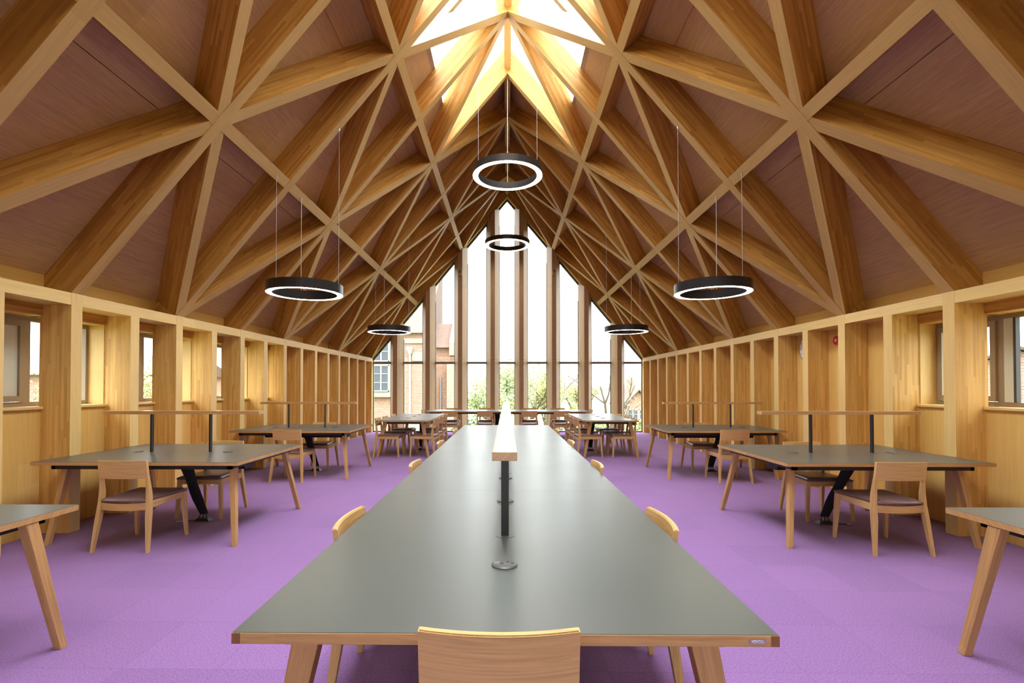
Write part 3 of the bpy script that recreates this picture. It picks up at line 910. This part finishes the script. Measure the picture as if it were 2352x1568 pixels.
CH = [   # x, y, facing (0 = away from the camera), label, group
 (-.037, 1.555, 0, 'oak chair at the near end of the centre table, only its big curved back showing', 'chairs round the centre table'),
 (-.556, 2.43, -HP, 'chair on the left of the centre table, nearest the camera', 'chairs round the centre table'),
 (-.556, 4.17, -HP, 'second chair along the left side of the centre table', 'chairs round the centre table'),
 (-.556, 5.77, -HP, 'third chair along the left side of the centre table', 'chairs round the centre table'),
 (-.556, 7.42, -HP, 'farthest chair along the left side of the centre table', 'chairs round the centre table'),
 (.508, 2.43, HP, 'chair on the right of the centre table, nearest the camera', 'chairs round the centre table'),
 (.508, 4.15, HP, 'second chair along the right side of the centre table', 'chairs round the centre table'),
 (.508, 5.84, HP, 'third chair along the right side of the centre table', 'chairs round the centre table'),
 (.508, 7.45, HP, 'farthest chair along the right side of the centre table', 'chairs round the centre table'),
 (-3.405, 4.505, 0, 'chair with its back to us at the nearest left wall table', 'chairs at the wall tables'),
 (-3.40, 5.585, PI, 'chair beyond the nearest left wall table, facing us', 'chairs at the wall tables'),
 (3.390, 4.49, 0, 'chair with its back to us at the nearest right wall table', 'chairs at the wall tables'),
 (3.47, 5.555, PI, 'chair beyond the nearest right wall table, facing us', 'chairs at the wall tables'),
 (-3.37, 7.63, 0, 'chair with its back to us at the second left wall table', 'chairs at the wall tables'),
 (-3.37, 8.70, PI, 'chair beyond the second left wall table, facing us', 'chairs at the wall tables'),
 (3.44, 7.65, 0, 'chair with its back to us at the second right wall table', 'chairs at the wall tables'),
 (3.42, 8.68, PI, 'chair beyond the second right wall table, facing us', 'chairs at the wall tables'),
]
for i, yv in enumerate((10.25, 10.90, 11.64)):
    w_ = ('nearest', 'middle', 'farthest')[i]
    CH.append((-2.50, yv, -HP, w_ + ' chair on the left side of the small left table', 'chairs round the small left table'))
    CH.append((-1.73, yv + .03, HP - .12, w_ + ' chair on the right side of the small left table', 'chairs round the small left table'))
    CH.append((1.67, yv + .03, -HP + .10, w_ + ' chair on the left side of the small right table', 'chairs round the small right table'))
    CH.append((2.43, yv + .06, HP, w_ + ' chair on the right side of the small right table', 'chairs round the small right table'))
for i, xv in enumerate((-1.58, -.612, .60, 1.49)):
    w_ = ('leftmost', 'second from left', 'third from left', 'rightmost')[i]
    CH.append((xv, 13.52, 0, w_ + ' chair on the near side of the crosswise table by the window', 'chairs round the crosswise table'))
for i, xv in enumerate((-1.68, -.63, .68, 1.56)):
    w_ = ('leftmost', 'second from left', 'third from left', 'rightmost')[i]
    CH.append((xv, 14.80, PI, w_ + ' chair on the window side of the crosswise table', 'chairs round the crosswise table'))
CH.append((-2.24, 14.30, -HP, 'chair at the left end of the crosswise table', 'chairs round the crosswise table'))
CH.append((2.22, 14.35, HP, 'chair at the right end of the crosswise table', 'chairs round the crosswise table'))
for i, (x, y, rz, lab, grp) in enumerate(CH):
    if i == 0:
        c0.location = (x, y, 0); c0.rotation_euler = (0, 0, rz); tag(c0, lab, 'chair', grp)
    else:
        dup(c0, (x, y, 0), rz, lab, grp)

# ------------------------------------------------------------------ ring pendants
def ring_lamp(x, y, z, R, wires, label, group='black ring pendant lamps'):
    """z: underside; wires: list of (dx, dy, ztop, radius)"""
    r = empty('ring_pendant', (x, y, z)); tag(r, label, 'pendant lamp', group)
    h = .125; ri = R * .845
    b = NB(); seg = 72
    prof = [(R, 0), (R, h), (ri - .004, h), (ri - .004, 0), (ri, 0), (ri, .006), (R - .003, .006), (R - .003, 0)]
    rings = [[b.verts.new((q * math.cos(2 * PI * k / seg), q * math.sin(2 * PI * k / seg), zz)) for k in range(seg)] for q, zz in prof]
    n = len(rings)
    for i in range(n):
        a, c = rings[i], rings[(i + 1) % n]
        for k in range(seg): b.faces.new([a[k], c[k], c[(k + 1) % seg], a[(k + 1) % seg]])
    bmesh.ops.recalc_face_normals(b, faces=b.faces)
    for f in b.faces: f.smooth = False
    obj('housing', b, M_ringm, r)
    b = NB()
    prof = [(R - .0035, .001), (R - .0035, .005), (ri + .0005, .005), (ri + .0005, .001)]
    rings = [[b.verts.new((q * math.cos(2 * PI * k / seg), q * math.sin(2 * PI * k / seg), zz)) for k in range(seg)] for q, zz in prof]
    for i in range(4):
        a, c = rings[i], rings[(i + 1) % 4]
        for k in range(seg): b.faces.new([a[k], c[k], c[(k + 1) % seg], a[(k + 1) % seg]])
    bmesh.ops.recalc_face_normals(b, faces=b.faces)
    obj('diffuser', b, M_led, r)
    for dx, dy, zt, rr in wires:
        b = NB(); tube(b, [(dx, dy, h), (dx, dy, zt - z)], rr, 6)
        w = obj('suspension_wire', b, M_wire, r)
        b = NB(); tube(b, [(dx, dy, zt - z - .03), (dx, dy, zt - z + .004)], .008, 8); obj('ceiling_hook', b, M_chrome, w)
    return r
def zs(x): return ZR - KS * abs(x)
for s, nm in ((-1, 'left'), (1, 'right')):
    for y, ln in ((6.43, 'nearer'), (11.07, 'farther')):
        wx = [(-.215, -.37), (-.215, .37), (.445, 0)]
        wires = [(s * -q[0] * 1.0, q[1], 0, .0022) for q in wx]
        wires = [(dx, dy, zs(s * 2.70 + dx), .0045 if i == 1 else .0026) for i, (dx, dy, _, _) in enumerate(wires)]
        ring_lamp(s * 2.70, y, 2.685 if y < 8 else 2.70, .482 if y < 8 else .484, wires,
                  ('%s lit black ring pendant over the %s tables' % (ln, nm)))
ring_lamp(0.0, 8.89, 5.322, .640, [(-.522, -.30, zs(.522), .0026), (.522, -.30, zs(.522), .0026), (0, .60, ZR + .09, .005)], 'highest and nearest ring pendant on the centre line, hung from the ridge')
ring_lamp(0.0, 13.9, 5.515, .640, [(-.522, -.30, zs(.522), .0026), (.522, -.30, zs(.522), .0026), (0, .60, ZR + .09, .005)], 'far ring pendant on the centre line, before the tall window posts')
ring_lamp(-2.70, 1.79, 2.693, .522, [(.215, -.37, zs(2.485), .0026), (.215, .37, zs(2.485), .0026), (-.445, 0, zs(3.145), .0026)], 'ring pendant added for light above the near left table, out of frame')  # these three unseen lamps continue the rows, added to light the near half
ring_lamp(2.70, 1.79, 2.693, .522, [(-.215, -.37, zs(2.485), .0026), (-.215, .37, zs(2.485), .0026), (.445, 0, zs(3.145), .0026)], 'ring pendant added for light above the near right table, out of frame')
ring_lamp(0.0, 3.9, 5.32, .640, [(-.522, -.30, zs(.522), .0026), (.522, -.30, zs(.522), .0026), (0, .60, ZR + .09, .005)], 'ring pendant added for light on the centre line above the near table, out of frame')

# ------------------------------------------------------------------ small wall fittings
# clock on the right wall, half hidden by a pilaster
t = empty('wall_clock', (WB - .001, 7.56, 2.05)); tag(t, 'round white wall clock with grey rim half hidden behind a right pilaster', 'clock')
def xdisc(name, r, x0, x1, mat, par, seg=40):
    b = NB()
    A = [b.verts.new((x0, r * math.cos(2 * PI * k / seg), r * math.sin(2 * PI * k / seg))) for k in range(seg)]
    B = [b.verts.new((x1, r * math.cos(2 * PI * k / seg), r * math.sin(2 * PI * k / seg))) for k in range(seg)]
    for k in range(seg): b.faces.new([A[k], A[(k + 1) % seg], B[(k + 1) % seg], B[k]])
    b.faces.new(A); b.faces.new(list(reversed(B)))
    bmesh.ops.recalc_face_normals(b, faces=b.faces)
    return obj(name, b, mat, par)
xdisc('rim', .205, -.035, 0, M_trans, t); xdisc('dial', .185, -.037, -.034, M_white, t)
b = NB()
for k in range(12):
    a = k * PI / 6
    c, s_ = math.cos(a), math.sin(a)
    q0, q1, w = .150, .172, .005
    P = [(-.0385, c * q0 - s_ * w, s_ * q0 + c * w), (-.0385, c * q0 + s_ * w, s_ * q0 - c * w), (-.0385, c * q1 + s_ * w, s_ * q1 - c * w), (-.0385, c * q1 - s_ * w, s_ * q1 + c * w)]
    extrude_poly(b, P, (.0015, 0, 0), (0, 1, 0))
obj('hour_mark', b, M_dark, t)
b = NB(); tube(b, [(-.039, 0, 0), (-.039, .09, .04)], .004, 6); tube(b, [(-.040, 0, 0), (-.040, -.02, .14)], .003, 6); obj('clock_hand', b, M_dark, t)
# red alarm sounder
t = empty('alarm_sounder', (WB - .001, 6.88, 2.105)); tag(t, 'small round red alarm sounder high on the right wall panel', 'alarm')
xdisc('body', .062, -.05, 0, M_red, t, 28); xdisc('centre_cap', .022, -.054, -.049, M_white, t, 20)
# two sounder lamps on the gable posts
for x, nm in ((-1.50, 'left'), (1.49, 'right')):
    t = empty('wall_speaker', (x, 15.438, 5.10)); tag(t, 'small brown arched fitting high on the tall post %s of the centre' % nm, 'fitting', 'arched fittings on the window posts')
    b = NB()
    pts = [(-.06, 0, -.10), (.06, 0, -.10)] + [(.06 * math.cos(a * PI / 10), 0, .06 * math.sin(a * PI / 10) + .02) for a in range(11)]
    extrude_poly(b, pts, (0, -.07, 0), (0, 0, 1)); obj('body', b, M_post, t)
    b = NB(); bmesh.ops.create_uvsphere(b, u_segments=16, v_segments=10, radius=.038)
    for v in b.verts: v.co += Vector((0, -.07, .025))
    obj('dome', b, M_plast, t, smooth=True)

# ------------------------------------------------------------------ outdoors
GZ = -4.3
def brickmat(name, c1, c2, mortar, bw=.225, rh=.075):
    m, nt, bs = base_mat(name)
    N = nt.nodes; L = nt.links
    uv = N.new('ShaderNodeUVMap'); br = N.new('ShaderNodeTexBrick')
    br.inputs['Scale'].default_value = 1; br.inputs['Brick Width'].default_value = bw; br.inputs['Row Height'].default_value = rh
    br.inputs['Mortar Size'].default_value = .010; br.inputs['Color1'].default_value = (*c1, 1); br.inputs['Color2'].default_value = (*c2, 1); br.inputs['Mortar'].default_value = (*mortar, 1)
    L.new(uv.outputs[0], br.inputs['Vector']); L.new(br.outputs['Color'], bs.inputs['Base Color'])
    bs.inputs['Roughness'].default_value = .9
    return m
M_brick = brickmat('red_brick', (.19, .065, .032), (.30, .125, .065), (.40, .36, .29))
M_tile = brickmat('roof_tile', (.085, .045, .03), (.12, .07, .045), (.035, .022, .018), .17, .10)
M_stone = plain('pale_stone', (.23, .21, .165), .85, noise=.15, nscale=6)
M_wwin = plain('white_window_paint', (.42, .42, .41), .5)
M_wglass = plain('dark_window_glass', (.06, .07, .08), .25, 0.0, 0.3)
M_grass = plain('lawn_grass', (.085, .105, .04), .95, noise=.35, nscale=.8)
M_pave = plain('pale_paving', (.2, .195, .18), .9, noise=.1, nscale=2)
M_bark = plain('tree_bark', (.10, .08, .06), .9, noise=.3, nscale=10)
M_leaf = [plain('spring_leaf_green', (.22, .27, .075), .8, noise=.4, nscale=3), plain('spring_leaf_yellow', (.30, .30, .10), .8, noise=.4, nscale=3),
          plain('evergreen_leaf', (.13, .17, .07), .8, noise=.4, nscale=3), plain('pale_blossom', (.30, .30, .20), .8, noise=.3, nscale=3)]
b = NB(); box(b, -120, 120, -60, 250, GZ - .3, GZ); g = obj('lawn', b, M_grass); g['kind'] = 'structure'; g['label'] = 'grass below the windows'
b = NB(); box(b, 4.6, 9.5, 19, 30, GZ, GZ + .03); g = obj('path', b, M_pave); g['kind'] = 'structure'; g['label'] = 'pale paved path outside the far window'

def win_unit(parent, x0, x1, z0, z1, y, nx=2, nz=3, arch=False):
    fr = NB(); t = .07
    box(fr, x0, x1, y - .06, y, z0, z0 + t); box(fr, x0, x1, y - .06, y, z1 - t, z1)
    box(fr, x0, x0 + t, y - .06, y, z0, z1); box(fr, x1 - t, x1, y - .06, y, z0, z1)
    for i in range(1, nx): q = x0 + (x1 - x0) * i / nx; box(fr, q - .04, q + .04, y - .055, y, z0, z1)
    for j in range(1, nz): q = z0 + (z1 - z0) * j / nz; box(fr, x0, x1, y - .05, y, q - .02, q + .02)
    w = obj('window', fr, M_wwin, parent)
    gb = NB(); box(gb, x0, x1, y - .02, y - .01, z0, z1); obj('pane', gb, M_wglass, w)
    return w
# brick college building on the left
bl = empty('brick_building', (-8, 36, GZ)); tag(bl, 'red brick building with stone dressings and tiled gable behind the left window posts', 'building')
def loc(o, p): return o
def w2(parent, name, bm, mat, **k):
    o = obj(name, bm, mat, parent); o.matrix_parent_inverse = Matrix.Translation(-parent.location); return o
b = NB()
box(b, -16, -5.95, 35, 44, GZ, 5.4, axis=(1, 0, 0)); w2(bl, 'wall', b, M_brick)
b = NB()   # stepped-back range
box(b, -5.95, -4.05, 37.5, 44, GZ, 4.55, axis=(1, 0, 0)); w2(bl, 'wall', b, M_brick)
b = NB()   # main roof slope
extrude_poly(b, [(-16, 34.7, 5.35), (-16, 44, 12.0), (-16, 44, 5.35)], (10.15, 0, 0), (1, 0, 0)); w2(bl, 'roof', b, M_tile)
b = NB()
extrude_poly(b, [(-5.85, 37.2, 4.5), (-5.85, 40.5, 6.75), (-5.85, 43.8, 4.5)], (1.45, 0, 0), (1, 0, 0)); w2(bl, 'roof', b, M_tile)
b = NB()   # stone coping and buttress at right
extrude_poly(b, [(-4.42, 37.1, 3.9), (-4.42, 37.1, 4.9), (-4.42, 40.5, 7.4), (-4.42, 43.9, 4.9), (-4.42, 43.9, 3.9)], (.45, 0, 0), (0, 1, 0))
box(b, -4.55, -3.95, 36.7, 37.6, GZ, 3.4, axis=(0, 0, 1)); box(b, -4.75, -3.85, 36.4, 37.6, GZ, -.6, axis=(0, 0, 1))
w2(bl, 'buttress', b, M_stone)
b = NB(); box(b, -7.6, -5.9, 34.9, 35, 4.62, 4.95); box(b, -7.05, -5.9, 34.85, 35, GZ, -1.1); box(b, -6.85, -5.98, 34.93, 35, 3.35, 4.0)
w2(bl, 'stone_band', b, M_stone)
b = NB(); tube(b, [(-6.98, 34.88, GZ), (-6.98, 34.88, 3.9)], .075, 10); 
hexa(b, [(-7.07, 34.78, 3.85), (-6.89, 34.78, 3.85), (-6.89, 34.98, 3.85), (-7.07, 34.98, 3.85)], [(-7.22, 34.7, 4.35), (-6.74, 34.7, 4.35), (-6.74, 34.98, 4.35), (-7.22, 34.98, 4.35)])
w2(bl, 'downpipe', b, M_wwin)
b = NB(); tube(b, [(-5.10, 37.35, GZ), (-5.10, 37.35, 2.2)], .08, 10); w2(bl, 'downpipe', b, M_plastl)
b = NB(); box(b, -11.2, -8.25, 34.75, 35.02, .95, 4.95, axis=(0, 0, 1)); box(b, -11.3, -8.2, 34.7, 35.0, .75, .97); w2(bl, 'window_surround', b, M_stone)
for x0, x1 in ((-10.95, -9.75), (-9.6, -8.45)):
    w = win_unit(bl, x0, x1, 1.15, 3.05, 34.75, 2, 3); w.matrix_parent_inverse = Matrix.Translation(-bl.location)
    w = win_unit(bl, x0, x1, 3.3, 4.75, 34.75, 2, 2); w.matrix_parent_inverse = Matrix.Translation(-bl.location)
b = NB(); box(b, -10.3, -8.9, 34.5, 35, GZ, -1.6); w2(bl, 'doorway', b, M_stone)

# gabled brick house on the right
def house(x, y, w, d, h, rh, label, rz=0.0, gable_front=True, name='brick_house'):
    r = empty(name, (x, y, GZ), rz); tag(r, label, 'building')
    b = NB(); box(b, -w / 2, w / 2, 0, d, 0, h, axis=(1, 0, 0)); obj('wall', b, M_brick, r)
    b = NB()
    if gable_front:
        extrude_poly(b, [(-w / 2, .01, h), (w / 2, .01, h), (0, .01, h + rh)], (0, .3, 0), (1, 0, 0)); obj('gable', b, M_brick, r)
        b = NB()
        for s in (-1, 1):
            P = [Vector((s * (w / 2 + .3), -.3, h - .2)), Vector((s * (w / 2 + .3), d, h - .2)), Vector((0, d, h + rh + .1)), Vector((0, -.3, h + rh + .1))]
            hexa(b, P, [p + Vector((0, 0, .15)) for p in P], (0, 1, 0))
        obj('roof', b, M_tile, r)
    else:
        extrude_poly(b, [(-w / 2 - .3, -.4, h), (-w / 2 - .3, d / 2, h + rh), (-w / 2 - .3, d + .4, h)], (w + .6, 0, 0), (1, 0, 0)); obj('roof', b, M_tile, r)
    n = max(2, int(w / 3))
    for i in range(n):
        cx = -w / 2 + w * (i + .5) / n
        for z0 in (1.0, h - 2.0):
            win_unit(r, cx - .55, cx + .55, z0, z0 + 1.5, 0, 2, 3)
    b = NB(); box(b, w / 2 - 1.6, w / 2 - .8, d * .45, d * .45 + .8, h, h + rh + 1.3, axis=(0, 0, 1)); obj('chimney', b, M_brick, r)
    return r
house(13.5, 50, 2.4, 7, 4.0, 1.3, 'small brick house with white windows behind the rightmost pane of the far window')
house(19.6, 59, 9, 9, 4.6, 1.6, 'longer brick house with chimney behind the small gabled house', gable_front=False)
house(-33, 33, 18, 9, 6.6, 1.6, 'low brick and white range seen through the left side window', rz=-1.2 + PI / 2 - .35, gable_front=False)
house(26, 25, 13, 9, 5.0, 2.6, 'brick gabled house seen through the right side window', rz=-.8)
house(33, 13, 10, 9, 4.4, 2.4, 'brick house at the right frame edge beyond the side window', rz=-1.1)

def tree(x, y, h, spread, kind, density, label, leaf=.10, gz=GZ, trunk=.16, seed=1):
    rnd = random.Random(seed)
    r = empty('garden_tree', (x, y, gz)); tag(r, label, 'tree', 'trees outside the windows')
    tb = NB(); tips = []
    def branch(p, d, L, rad, lvl):
        pts = [p]; q = p.copy(); dd = d.copy()
        n = 4
        for i in range(n):
            dd = (dd + Vector((rnd.uniform(-.22, .22), rnd.uniform(-.22, .22), rnd.uniform(-.05, .16)))).normalized()
            q = q + dd * L / n; pts.append(q.copy())
        tube(tb, pts, rad, 5, rad * .45)
        if lvl >= 2: tips.extend(pts[1:])
        if lvl < 4:
            k = 4 if lvl == 0 else 3
            for i in range(k):
                f = rnd.uniform(.45, 1)
                base = pts[min(n, int(f * n))]
                a = rnd.uniform(0, 2 * PI)
                nd = (dd * .7 + Vector((math.cos(a), math.sin(a), rnd.uniform(.0, .6))) * spread).normalized()
                branch(base, nd, L * rnd.uniform(.55, .72), rad * .5, lvl + 1)
    branch(Vector((0, 0, 0)), Vector((0, 0, 1)), h * .42, trunk, 0)
    obj('trunk', tb, M_bark, r)
    lb = NB()
    for t_ in tips:
        for _ in range(density):
            c = t_ + Vector((rnd.gauss(0, .32), rnd.gauss(0, .32), rnd.gauss(0, .28)))
            u = Vector((rnd.uniform(-1, 1), rnd.uniform(-1, 1), rnd.uniform(-1, 1))).normalized() * leaf * rnd.uniform(.5, 1.2)
            v = u.orthogonal().normalized() * leaf * rnd.uniform(.4, .8)
            vs = [lb.verts.new(c + u), lb.verts.new(c + v), lb.verts.new(c - u), lb.verts.new(c - v)]
            lb.faces.new(vs)
    if len(lb.verts): obj('foliage', lb, M_leaf[kind], r)
    else: lb.free()
    return r
T = [(-1.6, 33, 8.2, .9, 0, 9, 'green leafed tree behind the pane just left of centre'),
     (-1.2, 60, 9.5, .9, 1, 7, 'yellow green tree farther back left of centre'),
     (.6, 38, 8.2, .9, 1, 7, 'yellowish budding tree behind the centre pane'),
     (3.3, 44, 8.8, 1.0, 1, 5, 'thin yellow tree behind the pane right of centre'),
     (4.7, 52, 10.8, .8, 3, 2, 'tall nearly bare tree behind the second pane right of centre'),
     (10.2, 74, 8.0, 1.1, 0, 8, 'rounded green tree low behind the third right pane'),
     (8.6, 60, 7.4, 1.1, 1, 7, 'broad yellow green tree behind the right hand posts'),
     (8.4, 41, 10.4, .9, 3, 1, 'bare branched tall tree behind the second pane from the right'),
     (7.2, 35, 5.2, 1.2, 0, 9, 'low bushy tree behind the second pane from the right'),
     (19.5, 74, 8.0, 1.1, 3, 6, 'pale tree behind the brick houses on the right'),
     (25, 88, 9, 1.1, 0, 7, 'far tree above the house roofs on the right'),
     (1.5, 70, 9, 1.2, 2, 9, 'dark far tree behind the centre right pane'),
     (-15.5, 18.5, 8.0, .9, 1, 7, 'green and yellow tree outside the second left side window'),
     (-50, 54, 10.5, 1.0, 1, 8, 'far tree above the low range on the left')]
for i, (x, y, h, sp, kd, de, lab) in enumerate(T):
    tree(x, y, h * (1.35 if h > 6 else 1), sp, kd, int(de * 1.9) if de > 2 else de, lab, leaf=.075 if y > 30 else .06, seed=20 + i)
def bush(x, y, rad, h, kind, label, seed):
    rnd = random.Random(seed); r = empty('garden_shrub', (x, y, GZ)); tag(r, label, 'shrub', 'shrubs below the far window')
    lb = NB()
    for _ in range(2600):
        a, e, q = rnd.uniform(0, 2 * PI), rnd.uniform(0, PI / 2), rnd.uniform(.75, 1.05)
        c = Vector((rad * q * math.cos(a) * math.cos(e), rad * q * math.sin(a) * math.cos(e), h * q * math.sin(e)))
        u = Vector((rnd.uniform(-1, 1), rnd.uniform(-1, 1), rnd.uniform(-1, 1))).normalized() * .1; v = u.orthogonal().normalized() * .07
        lb.faces.new([lb.verts.new(c + u), lb.verts.new(c + v), lb.verts.new(c - u), lb.verts.new(c - v)])
    obj('foliage', lb, M_leaf[kind], r)
    tb = NB(); tube(tb, [(0, 0, 0), (0, 0, h * .6)], .08, 6); obj('stem', tb, M_bark, r)
bush(-2.1, 26, 1.5, 4.0, 2, 'dark shrub below the pane just left of centre', 3)
bush(-.2, 29, 1.3, 3.2, 2, 'grey green shrub below the centre pane', 4)
bush(3.6, 31, 1.5, 3.6, 3, 'pale shrub behind the third pane from the right', 5)
bush(8.3, 30, 1.6, 3.6, 0, 'green shrub behind the second pane from the right', 6)
